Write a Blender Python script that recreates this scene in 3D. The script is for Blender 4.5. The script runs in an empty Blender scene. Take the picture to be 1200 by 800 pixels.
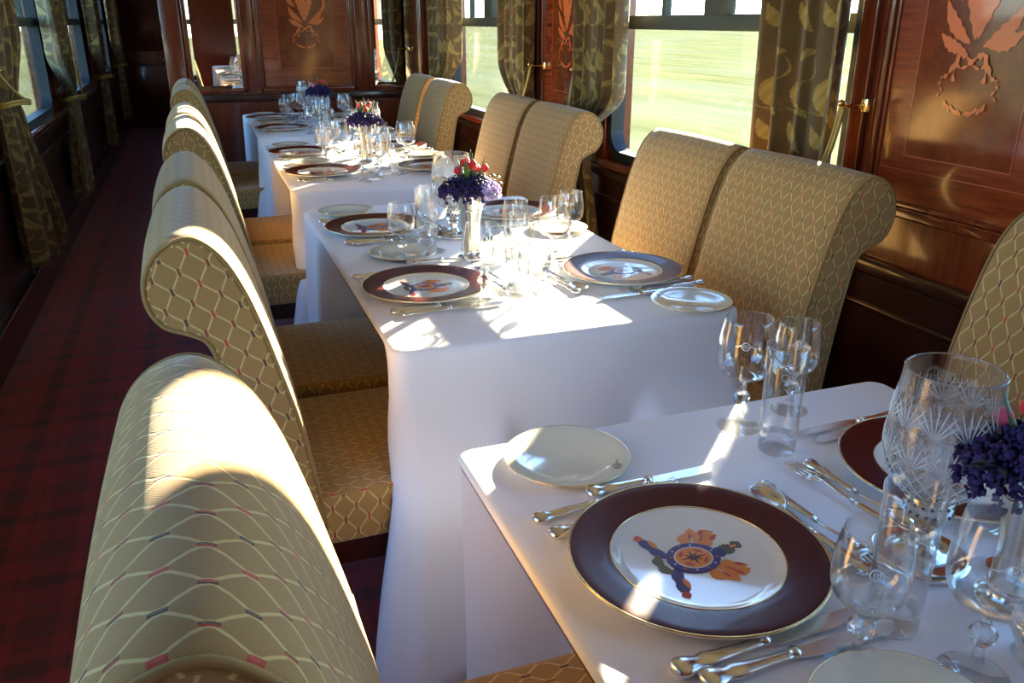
import bpy, bmesh, math, random
from mathutils import Vector, Matrix
random.seed(7)
PI = math.pi
C = bpy.context.scene.collection
sc = bpy.context.scene

# ------------------------------------------------------------------ camera, sky, sun, exposure
YAW, PITCH, ROLL, FPX = 0.349946515, 0.364359323, 0.000112404, 983.105
CAM = Vector((-0.30372, 0.0, 1.345234))
cam_d = bpy.data.cameras.new('camera'); cam = bpy.data.objects.new('camera', cam_d); C.objects.link(cam)
cam_d.sensor_fit = 'HORIZONTAL'; cam_d.sensor_width = 36.0; cam_d.lens = FPX / 1200 * 36.0
cam_d.clip_start = 0.01; cam_d.clip_end = 2000
_f = Vector((math.sin(YAW) * math.cos(PITCH), math.cos(YAW) * math.cos(PITCH), -math.sin(PITCH)))
_r = Vector((math.cos(YAW), -math.sin(YAW), 0)); _u = _r.cross(_f)
_r2 = math.cos(ROLL) * _r + math.sin(ROLL) * _u; _u2 = _r2.cross(_f)
cam.matrix_world = Matrix(((_r2.x, _u2.x, -_f.x, CAM.x), (_r2.y, _u2.y, -_f.y, CAM.y), (_r2.z, _u2.z, -_f.z, CAM.z), (0, 0, 0, 1)))
sc.camera = cam

SUN_ELEV = math.radians(18.6)
world = bpy.data.worlds.new('World'); sc.world = world; world.use_nodes = True
wn = world.node_tree; bg = wn.nodes['Background']
sky = wn.nodes.new('ShaderNodeTexSky'); sky.sky_type = 'NISHITA'; sky.sun_disc = False
sky.sun_elevation = SUN_ELEV; sky.sun_rotation = math.radians(45); sky.air_density = 1.0; sky.dust_density = .15; sky.ozone_density = 6.0
wn.links.new(sky.outputs[0], bg.inputs[0]); bg.inputs[1].default_value = 2.1

sun_d = bpy.data.lights.new('sun', 'SUN'); sun = bpy.data.objects.new('sun', sun_d); C.objects.link(sun)
sun_d.energy = 100; sun_d.angle = math.radians(0.6); sun_d.color = (1.0, 0.86, 0.62)
_d = Vector((-math.cos(SUN_ELEV) * math.sqrt(.5), -math.cos(SUN_ELEV) * math.sqrt(.5), -math.sin(SUN_ELEV)))
sun.rotation_euler = _d.to_track_quat('-Z', 'Y').to_euler(); sun.location = (8, 8, 5)

sc.view_settings.view_transform = 'Standard'; sc.view_settings.look = 'None'
sc.view_settings.gamma = 1; sc.view_settings.use_curve_mapping = False
sc.view_settings.exposure = -0.38
cy = sc.cycles
cy.max_bounces = 14; cy.transparent_max_bounces = 24; cy.transmission_bounces = 12; cy.glossy_bounces = 6; cy.diffuse_bounces = 5
cy.sample_clamp_indirect = 6.0; cy.use_denoising = True; cy.blur_glossy = 0.3
try: cy.denoiser = 'OPENIMAGEDENOISE'
except Exception: pass

# ------------------------------------------------------------------ shader helper: python expressions -> math nodes
class X:
    def __init__(s, nt, v): s.nt, s.v = nt, v
    def _m(s, op, *a, clamp=False):
        n = s.nt.nodes.new('ShaderNodeMath'); n.operation = op; n.use_clamp = clamp
        for i, q in enumerate((s,) + a):
            q = q.v if isinstance(q, X) else q
            if isinstance(q, (int, float)): n.inputs[i].default_value = q
            else: s.nt.links.new(q, n.inputs[i])
        return X(s.nt, n.outputs[0])
    def __add__(s, o): return s._m('ADD', o)
    __radd__ = __add__
    def __sub__(s, o): return s._m('SUBTRACT', o)
    def __rsub__(s, o): return (s * -1) + o
    def __mul__(s, o): return s._m('MULTIPLY', o)
    __rmul__ = __mul__
    def __truediv__(s, o): return s._m('DIVIDE', o)
    def abs(s): return s._m('ABSOLUTE')
    def frac(s): return s._m('FRACT')
    def floor(s): return s._m('FLOOR')
    def sin(s): return s._m('SINE')
    def min(s, o): return s._m('MINIMUM', o)
    def max(s, o): return s._m('MAXIMUM', o)
    def mod(s, o): return s._m('FLOORED_MODULO', o)
    def pp(s, o): return s._m('PINGPONG', o)
    def lt(s, o): return s._m('LESS_THAN', o)
    def gt(s, o): return s._m('GREATER_THAN', o)
    def clamp(s): return s._m('ADD', 0.0, clamp=True)
    def below(s, edge, soft): return ((edge - s) / soft + 0.5).clamp()      # 1 where s < edge

def new_mat(name):
    m = bpy.data.materials.new(name); m.use_nodes = True
    nt = m.node_tree; b = nt.nodes['Principled BSDF']
    return m, nt, b
def setp(b, **k):
    for a, v in k.items():
        a = a.replace('_', ' ')
        i = b.inputs[a]
        i.default_value = (*v, 1) if isinstance(v, tuple) and len(v) == 3 else v
def S(r, g, b):                                                       # sRGB 0..255 -> linear
    f = lambda c: (c / 255 / 12.92) if c <= 10 else ((c / 255 + .055) / 1.055) ** 2.4
    return (f(r), f(g), f(b))
def simple(name, col, rough=.5, metal=0.0, coat=0.0, noise=0.0, **k):
    m, nt, b = new_mat(name); setp(b, Base_Color=col, Roughness=rough, Metallic=metal)
    if coat: setp(b, Coat_Weight=coat, Coat_Roughness=.05)
    for a, v in k.items(): setp(b, **{a: v})
    if noise:
        n = nt.nodes.new('ShaderNodeTexNoise'); n.inputs['Scale'].default_value = 40
        bp = nt.nodes.new('ShaderNodeBump'); bp.inputs['Strength'].default_value = noise; bp.inputs['Distance'].default_value = .002
        nt.links.new(n.outputs[0], bp.inputs['Height']); nt.links.new(bp.outputs[0], b.inputs['Normal'])
    return m
def mix(nt, fac, a, b):
    n = nt.nodes.new('ShaderNodeMix'); n.data_type = 'RGBA'
    for i, q in ((0, fac), (6, a), (7, b)):
        q = q.v if isinstance(q, X) else q
        if isinstance(q, tuple): n.inputs[i].default_value = (*q, 1)
        elif isinstance(q, (int, float)): n.inputs[i].default_value = q
        else: nt.links.new(q, n.inputs[i])
    return n.outputs[2]
def uvnode(nt):
    n = nt.nodes.new('ShaderNodeUVMap'); n.uv_map = 'UVMap'
    s = nt.nodes.new('ShaderNodeSeparateXYZ'); nt.links.new(n.outputs[0], s.inputs[0])
    return X(nt, s.outputs[0]), X(nt, s.outputs[1]), n.outputs[0]
def objnode(nt):
    n = nt.nodes.new('ShaderNodeTexCoord'); s = nt.nodes.new('ShaderNodeSeparateXYZ'); nt.links.new(n.outputs['Object'], s.inputs[0])
    return X(nt, s.outputs[0]), X(nt, s.outputs[1]), X(nt, s.outputs[2]), n.outputs['Object']
def noise(nt, vec, scale, detail=2, stretch=None, out=0, rough=.5):
    if stretch:
        mp = nt.nodes.new('ShaderNodeMapping'); mp.inputs['Scale'].default_value = stretch; nt.links.new(vec, mp.inputs[0]); vec = mp.outputs[0]
    n = nt.nodes.new('ShaderNodeTexNoise'); n.inputs['Scale'].default_value = scale; n.inputs['Detail'].default_value = detail; n.inputs['Roughness'].default_value = rough
    nt.links.new(vec, n.inputs['Vector']); return X(nt, n.outputs[out])
def bump(nt, b, h, strength=.3, dist=.001):
    bp = nt.nodes.new('ShaderNodeBump'); bp.inputs['Strength'].default_value = strength; bp.inputs['Distance'].default_value = dist
    nt.links.new(h.v, bp.inputs['Height']); nt.links.new(bp.outputs[0], b.inputs['Normal'])

# trellis upholstery: pairs of zigzag lines that meet at red or dark dashes
def trellis():
    m, nt, b = new_mat('trellis_upholstery'); u, v, uv = uvnode(nt)
    wob = noise(nt, uv, 30, 1) * .05
    a = u / .046 + wob; q = v / .058
    tri = (q * 2).pp(1.0) * 2 - 1
    t = (tri * 1.25)._m('MINIMUM', 1.0)._m('MAXIMUM', -1.0)
    l1 = ((a - t * .2 + .5).frac() - .5).abs(); l2 = ((a + t * .2).frac() - .5).abs()
    line = l1.min(l2).below(.042, .03)
    d1 = ((a + .25).frac() - .5).abs().lt(.06) * ((q.frac() - .5).abs()).lt(.11)
    d2 = ((a - .25).frac() - .5).abs().lt(.06) * (((q + .5).frac() - .5).abs()).lt(.11)
    par = (a - .25 + .5).floor().mod(2.0)
    weave = ((u * 2400).sin() * (v * 2400).sin()) * .5 + .5
    big = noise(nt, uv, 8, 2)
    ground = mix(nt, weave * .5 + big * .3, S(138, 102, 50), S(176, 136, 74))
    c = mix(nt, line * .8, ground, S(206, 180, 116))
    dashc = mix(nt, par, S(178, 52, 42), S(74, 42, 28))
    c = mix(nt, d1.max(d2) * .9, c, dashc)
    nt.links.new(c, b.inputs['Base Color']); setp(b, Roughness=.85, Sheen_Weight=.25)
    bump(nt, b, line * .7 + weave * .25 + d1.max(d2), .5, .0012)
    return m
# olive damask curtain cloth with scrolling leaves
def damask():
    m, nt, b = new_mat('leaf_damask'); u, v, uv = uvnode(nt)
    n1 = noise(nt, uv, 28, 2) - .5; n2 = noise(nt, uv, 90, 1) - .5
    W, H = .21, .30; u = u / 1.08; v = v / 1.08
    aa = u + n1 * .007; qq = v + n1 * .006
    def leaf(cx, cy, ang, L, w, k):
        ca, sa = math.cos(ang), math.sin(ang)
        dx = (aa - cx + W / 2).mod(W) - W / 2; dy = (qq - cy + H / 2).mod(H) - H / 2
        x = dx * ca + dy * sa
        y = dy * ca - dx * sa - (x * x) * k
        wid = (1 - (x / L) * (x / L)) * w + (x * 520).sin() * .0011
        return y.abs() - wid
    leaves = [(.045, .06, 1.25, .050, .018, 9), (.105, .10, 2.3, .042, .015, -10), (.160, .05, .8, .044, .015, 9), (.060, .19, 2.1, .052, .019, -9),
              (.125, .245, .6, .046, .014, 12), (.165, .165, 1.6, .050, .018, 7), (.110, .165, -.3, .036, .009, 14), (.02, .125, .3, .03, .009, -12), (.02, .27, 2.7, .032, .011, 10),
              (.085, .03, .3, .045, .0035, 22), (.14, .12, 2.6, .045, .0035, -24), (.04, .15, 1.2, .05, .0035, 20), (.10, .28, -.5, .045, .0035, 24), (.19, .22, 2.0, .04, .0035, -24), (.09, .215, 1.4, .035, .004, 18)]
    d = None
    for L in leaves:
        e = leaf(*L); d = e if d is None else d.min(e)
    mask = d.below(0.0, .003)
    vein = ((aa * 240 + qq * 160).sin()) * .5 + .5
    gold = mix(nt, vein * .5, S(176, 154, 82), S(136, 118, 58))
    gr = mix(nt, noise(nt, uv, 14, 3), S(94, 72, 38), S(126, 100, 56))
    red = noise(nt, uv, 9, 0).gt(.70) * mask
    c = mix(nt, mask * .9, gr, gold); c = mix(nt, red * .6, c, S(120, 40, 34))
    nt.links.new(c, b.inputs['Base Color']); setp(b, Roughness=.6, Sheen_Weight=.3)
    tr = nt.nodes.new('ShaderNodeBsdfTranslucent'); nt.links.new(c, tr.inputs[0])
    mx = nt.nodes.new('ShaderNodeMixShader'); mx.inputs[0].default_value = .14
    nt.links.new(b.outputs[0], mx.inputs[1]); nt.links.new(tr.outputs[0], mx.inputs[2]); nt.links.new(mx.outputs[0], nt.nodes['Material Output'].inputs[0])
    bump(nt, b, mask + vein * .2, .3, .001)
    return m
def wood(name, dark, light, stretch, rough=.22, scale=6, coat=.6):
    m, nt, b = new_mat(name); x, y, z, ov = objnode(nt)
    n = noise(nt, ov, scale, 5, stretch, rough=.65); n2 = noise(nt, ov, 2.2, 2)
    band = ((n * 2.4 - .7).clamp() * .75 + n2 * .25)
    nt.links.new(mix(nt, band, dark, light), b.inputs['Base Color'])
    setp(b, Roughness=rough, Coat_Weight=coat, Coat_Roughness=.08); bump(nt, b, n, .08, .0006)
    return m
def carpet():
    m, nt, b = new_mat('tartan_carpet'); x, y, z, ov = objnode(nt)
    def stripes(c):
        a = (c / .34).frac()
        s = (a - .18).abs().below(.075, .02) + (a - .62).abs().below(.13, .02) * .7 + (a - .40).abs().below(.012, .01) * .8 + (a - .86).abs().below(.012, .01) * .8
        return s.clamp()
    sx, sy = stripes(x), stripes(y)
    k = (sx * .5 + sy * .5)
    c = mix(nt, k, S(172, 26, 28), S(66, 14, 20))
    pile = noise(nt, ov, 420, 2)
    c = mix(nt, pile * .5, c, S(96, 14, 18))
    nt.links.new(c, b.inputs['Base Color']); setp(b, Roughness=.95, Sheen_Weight=.3); bump(nt, b, pile, .6, .004)
    return m
def cloth():
    m, nt, b = new_mat('white_linen'); x, y, z, ov = objnode(nt)
    n = noise(nt, ov, 5, 3); w = noise(nt, ov, 260, 1)
    setp(b, Base_Color=S(236, 234, 236), Roughness=.75, Sheen_Weight=.2); bump(nt, b, n + w * .02, .35, .012)
    return m
def glassmat(name, tint=(1, 1, 1), clear=.35, rough=0.0):
    m, nt, b = new_mat(name); nt.nodes.remove(b)
    g = nt.nodes.new('ShaderNodeBsdfGlass'); g.inputs['Color'].default_value = (*tint, 1); g.inputs['IOR'].default_value = 1.5; g.inputs['Roughness'].default_value = rough
    t = nt.nodes.new('ShaderNodeBsdfTransparent'); t.inputs[0].default_value = (*tint, 1)
    mx = nt.nodes.new('ShaderNodeMixShader'); mx.inputs[0].default_value = clear
    nt.links.new(g.outputs[0], mx.inputs[1]); nt.links.new(t.outputs[0], mx.inputs[2]); nt.links.new(mx.outputs[0], nt.nodes['Material Output'].inputs[0])
    return m
def panemat():
    m, nt, b = new_mat('window_glass'); nt.nodes.remove(b)
    g = nt.nodes.new('ShaderNodeBsdfGlossy'); g.inputs['Roughness'].default_value = .01; g.inputs[0].default_value = (1, 1, 1, 1)
    t = nt.nodes.new('ShaderNodeBsdfTransparent'); t.inputs[0].default_value = (.94, .96, .94, 1)
    ge = nt.nodes.new('ShaderNodeNewGeometry'); dp = nt.nodes.new('ShaderNodeVectorMath'); dp.operation = 'DOT_PRODUCT'
    nt.links.new(ge.outputs['Incoming'], dp.inputs[0]); nt.links.new(ge.outputs['Normal'], dp.inputs[1])
    f = (1 - X(nt, dp.outputs['Value']).abs())._m('POWER', 5.0) * .95 + .04
    mx = nt.nodes.new('ShaderNodeMixShader'); nt.links.new(f.v, mx.inputs[0])
    nt.links.new(t.outputs[0], mx.inputs[1]); nt.links.new(g.outputs[0], mx.inputs[2]); nt.links.new(mx.outputs[0], nt.nodes['Material Output'].inputs[0])
    return m
def thinglass():
    m, nt, b = new_mat('thin_blown_glass'); nt.nodes.remove(b)
    g = nt.nodes.new('ShaderNodeBsdfGlossy'); g.inputs['Roughness'].default_value = .0; g.inputs[0].default_value = (1, 1, 1, 1)
    t = nt.nodes.new('ShaderNodeBsdfTransparent')
    ge = nt.nodes.new('ShaderNodeNewGeometry'); dp = nt.nodes.new('ShaderNodeVectorMath'); dp.operation = 'DOT_PRODUCT'
    nt.links.new(ge.outputs['Incoming'], dp.inputs[0]); nt.links.new(ge.outputs['Normal'], dp.inputs[1])
    c = dp.outputs['Value']; k = 1 - X(nt, c).abs()
    nt.links.new(mix(nt, k._m('POWER', 3.0) * .75, (.985, .99, .99), (.55, .60, .64)), t.inputs[0])
    mx = nt.nodes.new('ShaderNodeMixShader'); nt.links.new((k._m('POWER', 3.0) * .85 + .06).v, mx.inputs[0])
    nt.links.new(t.outputs[0], mx.inputs[1]); nt.links.new(g.outputs[0], mx.inputs[2]); nt.links.new(mx.outputs[0], nt.nodes['Material Output'].inputs[0])
    return m
def field():
    m, nt, b = new_mat('meadow_grass'); x, y, z, ov = objnode(nt)
    n = noise(nt, ov, 1.4, 4, (1, .10, 1)); n2 = noise(nt, ov, .25, 2, (1, .3, 1))
    c = mix(nt, (n * 2 - .5).clamp(), S(80, 86, 52), S(116, 114, 80)); c = mix(nt, (n2 * 2.4 - .8).clamp() * .6, c, S(106, 114, 100))
    nt.links.new(c, b.inputs['Base Color']); setp(b, Roughness=1.0, Specular_IOR_Level=0.0)
    return m

M = dict(
    trellis=trellis(), damask=damask(), carpet=carpet(), cloth=cloth(), field=field(),
    piping=simple('piping_cord', S(146, 114, 64), .85, noise=.3),
    mahog=wood('polished_mahogany', S(70, 23, 9), S(134, 54, 25), (9, 9, .7)),
    mahogx=wood('crossbanded_mahogany', S(98, 34, 15), S(156, 70, 34), (1, 1.2, 14), rough=.2),
    burr=wood('burr_veneer', S(92, 36, 16), S(138, 62, 30), (6, 6, 6), rough=.14, scale=3),
    darkw=wood('dark_mahogany', S(30, 10, 6), S(62, 22, 12), (8, 8, .8), rough=.3),
    satin=simple('satinwood_inlay', S(212, 108, 52), .25, coat=.5, noise=.05),
    stringing=simple('boxwood_stringing', S(176, 84, 44), .25, coat=.5),
    silver=simple('silver', (.86, .84, .78), .16, 1.0, noise=.1),
    gilt=simple('gilt_rim', (.85, .62, .28), .22, 1.0),
    brass=simple('polished_brass', (.85, .58, .22), .2, 1.0),
    maroon=simple('maroon_glaze', S(74, 8, 10), .3, coat=.12, Specular_IOR_Level=.25),
    china=simple('white_china', S(232, 234, 226), .15, coat=.8),
    china2=simple('cream_china', S(232, 230, 208), .15, coat=.8),
    glass=glassmat('clear_glass', (.99, .995, 1), .5), cut=glassmat('cut_crystal', (1, 1, 1), .22),
    pane=panemat(), thin=thinglass(),
    etch=simple('etched_glass', (.9, .93, .95), .35, Alpha=.62),
    gasket=simple('black_rubber_gasket', S(30, 34, 36), .5), alu=simple('grey_window_metal', S(62, 66, 56), .5, .2),
    mirror=simple('mirror_glass', (.92, .9, .86), .01, 1.0),
    blue=simple('crest_blue', S(48, 38, 110), .3, coat=.5), orange=simple('crest_orange', S(226, 134, 34), .3, coat=.5),
    dgreen=simple('crest_green', S(84, 84, 48), .3, coat=.5), dark=simple('crest_dark', S(66, 20, 40), .3, coat=.5), cred=simple('crest_red', S(190, 60, 36), .3, coat=.5),
    monogram=simple('gold_monogram', S(150, 130, 80), .3),
    purple=simple('purple_petals', S(48, 30, 88), .8), lilac=simple('lilac_petals', S(196, 176, 222), .8), redb=simple('red_buds', S(206, 40, 44), .6), pinkb=simple('pink_buds', S(232, 96, 120), .6),
    leaf=simple('green_leaves', S(72, 104, 36), .5), dleaf=simple('dark_foliage', S(38, 50, 34), .6),
    rope=simple('gold_rope', S(176, 146, 66), .5, .2, noise=.8), tassel=simple('tassel_fringe', S(184, 160, 88), .7, noise=.8),
    ceil=simple('cream_ceiling', S(214, 204, 182), .6), hole_shade=simple('painted_hole_shade', S(50, 44, 40), .5),
)

# ------------------------------------------------------------------ mesh helpers
class MB:
    def __init__(s): s.v, s.f, s.uv, s.mi, s.sm = [], [], [], [], []
    def add(s, verts, faces, uvs=None, mi=0, smooth=True):
        o = len(s.v); s.v += [tuple(p) for p in verts]
        for k, f in enumerate(faces):
            s.f.append([o + i for i in f]); s.mi.append(mi); s.sm.append(smooth)
            s.uv.append(uvs[k] if uvs else [(0, 0)] * len(f))
        return s
    def box(s, lo, hi, mi=0, bev=0.0, smooth=False):
        x0, y0, z0 = lo; x1, y1, z1 = hi
        if bev <= 0:
            vs = [(x, y, z) for x in (x0, x1) for y in (y0, y1) for z in (z0, z1)]
            return s.add(vs, [(0, 1, 3, 2), (4, 6, 7, 5), (0, 4, 5, 1), (2, 3, 7, 6), (0, 2, 6, 4), (1, 5, 7, 3)], mi=mi, smooth=smooth)
        bm = bmesh.new(); bmesh.ops.create_cube(bm, size=1)
        for v in bm.verts: v.co = Vector(((x0 + x1) / 2 + v.co.x * (x1 - x0), (y0 + y1) / 2 + v.co.y * (y1 - y0), (z0 + z1) / 2 + v.co.z * (z1 - z0)))
        bmesh.ops.bevel(bm, geom=bm.edges[:], offset=bev, segments=3, profile=.5, affect='EDGES')
        bm.verts.index_update(); s.add([v.co for v in bm.verts], [[v.index for v in f.verts] for f in bm.faces], mi=mi, smooth=True); bm.free(); return s
    def lathe(s, prof, n=32, cx=0, cy=0, cz=0, mi=0, mod=None, smooth=True):
        vs, fs = [], []
        for j, (r, z) in enumerate(prof):
            for i in range(n):
                a = 2 * PI * i / n; rr = r * (mod(a, j, z) if mod else 1); vs.append((cx + rr * math.cos(a), cy + rr * math.sin(a), cz + z))
        for j in range(len(prof) - 1):
            for i in range(n):
                k = (i + 1) % n; fs.append((j * n + i, j * n + k, (j + 1) * n + k, (j + 1) * n + i))
        return s.add(vs, fs, mi=mi, smooth=smooth)
    def tube(s, pts, r, n=8, mi=0, flat=1.0, up=None):
        pts = [Vector(p) for p in pts]; rs = r if isinstance(r, (list, tuple)) else [r] * len(pts)
        vs, fs = [], []; prev = Vector(up) if up else None
        for j, p in enumerate(pts):
            t = (pts[min(j + 1, len(pts) - 1)] - pts[max(j - 1, 0)]).normalized()
            if prev is None: prev = Vector((0, 0, 1)) if abs(t.z) < .9 else Vector((1, 0, 0))
            side = t.cross(prev).normalized(); u2 = side.cross(t).normalized(); prev = u2
            for i in range(n):
                a = 2 * PI * i / n; vs.append(p + side * rs[j] * math.cos(a) + u2 * rs[j] * flat * math.sin(a))
        for j in range(len(pts) - 1):
            for i in range(n):
                k = (i + 1) % n; fs.append((j * n + i, j * n + k, (j + 1) * n + k, (j + 1) * n + i))
        fs.append(tuple(range(n))[::-1]); fs.append(tuple((len(pts) - 1) * n + i for i in range(n)))
        return s.add(vs, fs, mi=mi)
    def prism(s, poly, z0, z1, mi=0):                                   # ccw polygon in xy
        n = len(poly); vs = [(x, y, z0) for x, y in poly] + [(x, y, z1) for x, y in poly]
        fs = [tuple(range(n))[::-1], tuple(range(n, 2 * n))] + [(i, (i + 1) % n, n + (i + 1) % n, n + i) for i in range(n)]
        return s.add(vs, fs, mi=mi, smooth=False)
    def move(s, mat):
        s.v = [tuple(mat @ Vector(p)) for p in s.v]; return s
    def build(s, name, mats, parent=None, loc=None, auto=None):
        me = bpy.data.meshes.new(name); me.from_pydata(s.v, [], s.f)
        uvl = me.uv_layers.new(name='UVMap'); k = 0
        flat = [c for f in s.uv for q in f for c in q]; uvl.data.foreach_set('uv', flat)
        me.polygons.foreach_set('material_index', s.mi); me.polygons.foreach_set('use_smooth', s.sm)
        for m in (mats if isinstance(mats, (list, tuple)) else [mats]): me.materials.append(m)
        me.update()
        o = bpy.data.objects.new(name, me); C.objects.link(o)
        if parent: o.parent = parent
        if loc: o.location = loc
        return o
def catmull(pts, sub=6, closed=True):
    out = []; n = len(pts)
    rng = range(n) if closed else range(n - 1)
    for i in rng:
        g = (lambda k: pts[k % n]) if closed else (lambda k: pts[max(0, min(n - 1, k))])
        p0, p1, p2, p3 = g(i - 1), g(i), g(i + 1), g(i + 2)
        for j in range(sub):
            t = j / sub
            out.append(tuple(.5 * (2 * b + (c - a) * t + (2 * a - 5 * b + 4 * c - d) * t * t + (3 * b - a - 3 * c + d) * t ** 3) for a, b, c, d in zip(p0, p1, p2, p3)))
    if not closed: out.append(tuple(pts[-1]))
    return out
def sstep(a, b, x):
    t = max(0, min(1, (x - a) / (b - a))); return t * t * (3 - 2 * t)
def empty(name, loc=(0, 0, 0), rz=0, label=None, cat=None, group=None):
    o = bpy.data.objects.new(name, None); C.objects.link(o); o.location = loc; o.rotation_euler.z = rz; o.empty_display_size = .05
    tag(o, label, cat, group); return o
def tag(o, label=None, cat=None, group=None, kind=None):
    if label: o['label'] = label
    if cat: o['category'] = cat
    if group: o['group'] = group
    if kind: o['kind'] = kind
    return o
def copy_tree(o, parent=None):
    c = o.copy(); C.objects.link(c)
    if parent: c.parent = parent
    for ch in KIDS.get(o.name, []): copy_tree(ch, c)
    KIDS[c.name] = [k for k in C.objects if k.parent == c]
    return c
KIDS = {}
def note(o):                                                           # remember children of a finished thing
    KIDS[o.name] = [k for k in C.objects if k.parent == o]
    for k in KIDS[o.name]: note(k)
    return o
def instance(proto, used, loc, rz, label, group=None):
    o = proto if not used else copy_tree(proto)
    o.location = loc; o.rotation_euler.z = rz; o['label'] = label
    if group: o['group'] = group
    return o
class Proto:
    def __init__(s, make): s.make, s.p, s.n = make, None, 0
    def put(s, loc, rz, label, group=None):
        if s.p is None: s.p = note(s.make())
        o = instance(s.p, s.n > 0, loc, rz, label, group); s.n += 1; return o

# ------------------------------------------------------------------ the carriage
XR, XL, YB, YE, YF, ZC = 1.40, -1.20, 6.60, 12.7, -3.2, 2.3
def struct(name, mb, mat, parent=None):
    o = mb.build(name, mat, parent)
    if not parent: o['kind'] = 'structure'
    return o
struct('floor', MB().box((XL - .05, YF, -.05), (XR + .05, YE + .1, 0)), M['carpet'])
struct('ceiling', MB().box((XL - .05, YF, ZC), (XR + .05, YE + .1, ZC + .05)), M['ceil'])
WZ0, WZ1, WW = .79, 2.10, 1.46                                          # window opening
def wall_with_windows(name, x0, x1, ya, yb, centres):
    mb = MB(); ys = ya
    mb.box((x0, ya, 0), (x1, yb, WZ0)); mb.box((x0, ya, WZ1), (x1, yb, ZC))
    for c in sorted(centres):
        mb.box((x0, ys, WZ0), (x1, c - WW / 2, WZ1)); ys = c + WW / 2
    mb.box((x0, ys, WZ0), (x1, yb, WZ1))
    return struct(name, mb, M['mahog'])
RC = [.21, 2.66, 5.11]; LC = [.80, 3.27, 5.72, 8.2, 10.7]
wall_with_windows('wall_right', XR, XR + .09, YF, YB + .05, RC)
wall_with_windows('wall_left', XL - .09, XL, YF, YE + .1, LC)
struct('wall_front', MB().box((XL - .09, YF - .08, 0), (XR + .09, YF, ZC)), M['mahog'])
struct('wall_end', MB().box((XL - .09, YE, 0), (XR + .09, YE + .08, ZC)), M['darkw'])
struct('wall_back', MB().box((-.46, YB, 0), (XR + .09, YB + .06, ZC)).box((-.46, YB + .06, 0), (-.40, YE, ZC)), M['mahog'])

def rrect(y0, y1, z0, z1, r, n=6):
    out = []
    for cy_, cz_, a0 in ((y1 - r, z1 - r, 0), (y0 + r, z1 - r, 90), (y0 + r, z0 + r, 180), (y1 - r, z0 + r, 270)):
        for i in range(n + 1):
            a = math.radians(a0 + 90 * i / n); out.append((cy_ + r * math.cos(a), cz_ + r * math.sin(a)))
    return out
def frame_ring(mb, xa, xb, outer, inner, mi=0):
    n = len(outer); vs = []
    for x in (xa, xb):
        vs += [(x, y, z) for y, z in outer] + [(x, y, z) for y, z in inner]
    fs = []
    for i in range(n):
        k = (i + 1) % n
        fs += [(i, k, n + k, n + i), (2 * n + i, 3 * n + i, 3 * n + k, 2 * n + k), (i, 2 * n + i, 2 * n + k, k), (n + i, n + k, 3 * n + k, 3 * n + i)]
    mb.add(vs, fs, mi=mi, smooth=False)
def window(k, c, right):
    s = 1 if right else -1; x = XR if right else XL
    y0, y1 = c - WW / 2, c + WW / 2
    fr = MB(); o_ = rrect(y0 - .012, y1 + .012, WZ0 - .012, WZ1 + .012, .10); i_ = rrect(y0 + .016, y1 - .016, WZ0 + .028, WZ1 - .03, .085)
    xa, xb = sorted((x - s * .012, x + s * .05)); frame_ring(fr, xa, xb, o_, i_)
    root = struct('window_%d' % k, fr, M['gasket'])
    xa, xb = sorted((x + s * .004, x + s * .045))
    tr = MB().box((xa, y0 + .02, 1.315), (xb, y1 - .02, 1.368), bev=.006)
    tr.box((xa, c - .07, 1.36), (xb, c + .07, WZ1 - .02), bev=.006)
    for q in (c - .36, c + .36): tr.box((xa + .006, q - .012, 1.36), (xb - .006, q + .012, WZ1 - .02))
    tr.build('transom_bar', M['alu'], root)
    MB().box((x + s * .026, y0 + .01, WZ0), (x + s * .030, y1 - .01, WZ1 - .01)).build('pane', M['pane'], root)
    xa, xb = sorted((x + s * .0, x - s * .055))
    MB().box((xa, y0 - .03, WZ0 - .045), (xb, y1 + .03, WZ0 - .012), bev=.008).build('sill', M['mahog'], root)
k = 1
for c in RC: window(k, c, True); k += 1
for c in LC: window(k, c, False); k += 1

# wall mouldings
def trim(k, mb, mat=None): return struct('trim_%d' % k, mb, mat or M['mahog'])
trim(1, MB().box((XR - .03, YF, .695), (XR, YB, .735), bev=.008).box((XR - .018, YF, .59), (XR, YB, .61), bev=.005), M['darkw'])
trim(2, MB().box((XL, YF, .695), (XL + .03, YE, .735), bev=.008).box((XL, YF, .59), (XL + .018, YE, .61), bev=.005), M['darkw'])
struct('baseboard_right', MB().box((XR - .03, YF, 0), (XR, YB, .13), bev=.008), M['darkw'])
struct('baseboard_left', MB().box((XL, YF, 0), (XL + .05, YE, .16), bev=.008), M['darkw'])
# dado panels under the windows
mb = MB(); mb.box((XR - .012, YF, .14), (XR, YB, .59)); mb.box((XR - .010, YF, .61), (XR, YB, .69)); trim(3, mb, M['darkw'])
mb = MB(); mb.box((XL, YF, .16), (XL + .012, YE, .59)); mb.box((XL, YF, .61), (XL + .010, YE, .69)); trim(4, mb, M['darkw'])
# coved frieze along ceiling
trim(5, MB().box((XR - .06, YF, 2.13), (XR, YB, 2.3), bev=.02)); trim(6, MB().box((XL, YF, 2.13), (XL + .06, YE, 2.3), bev=.02))

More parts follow.
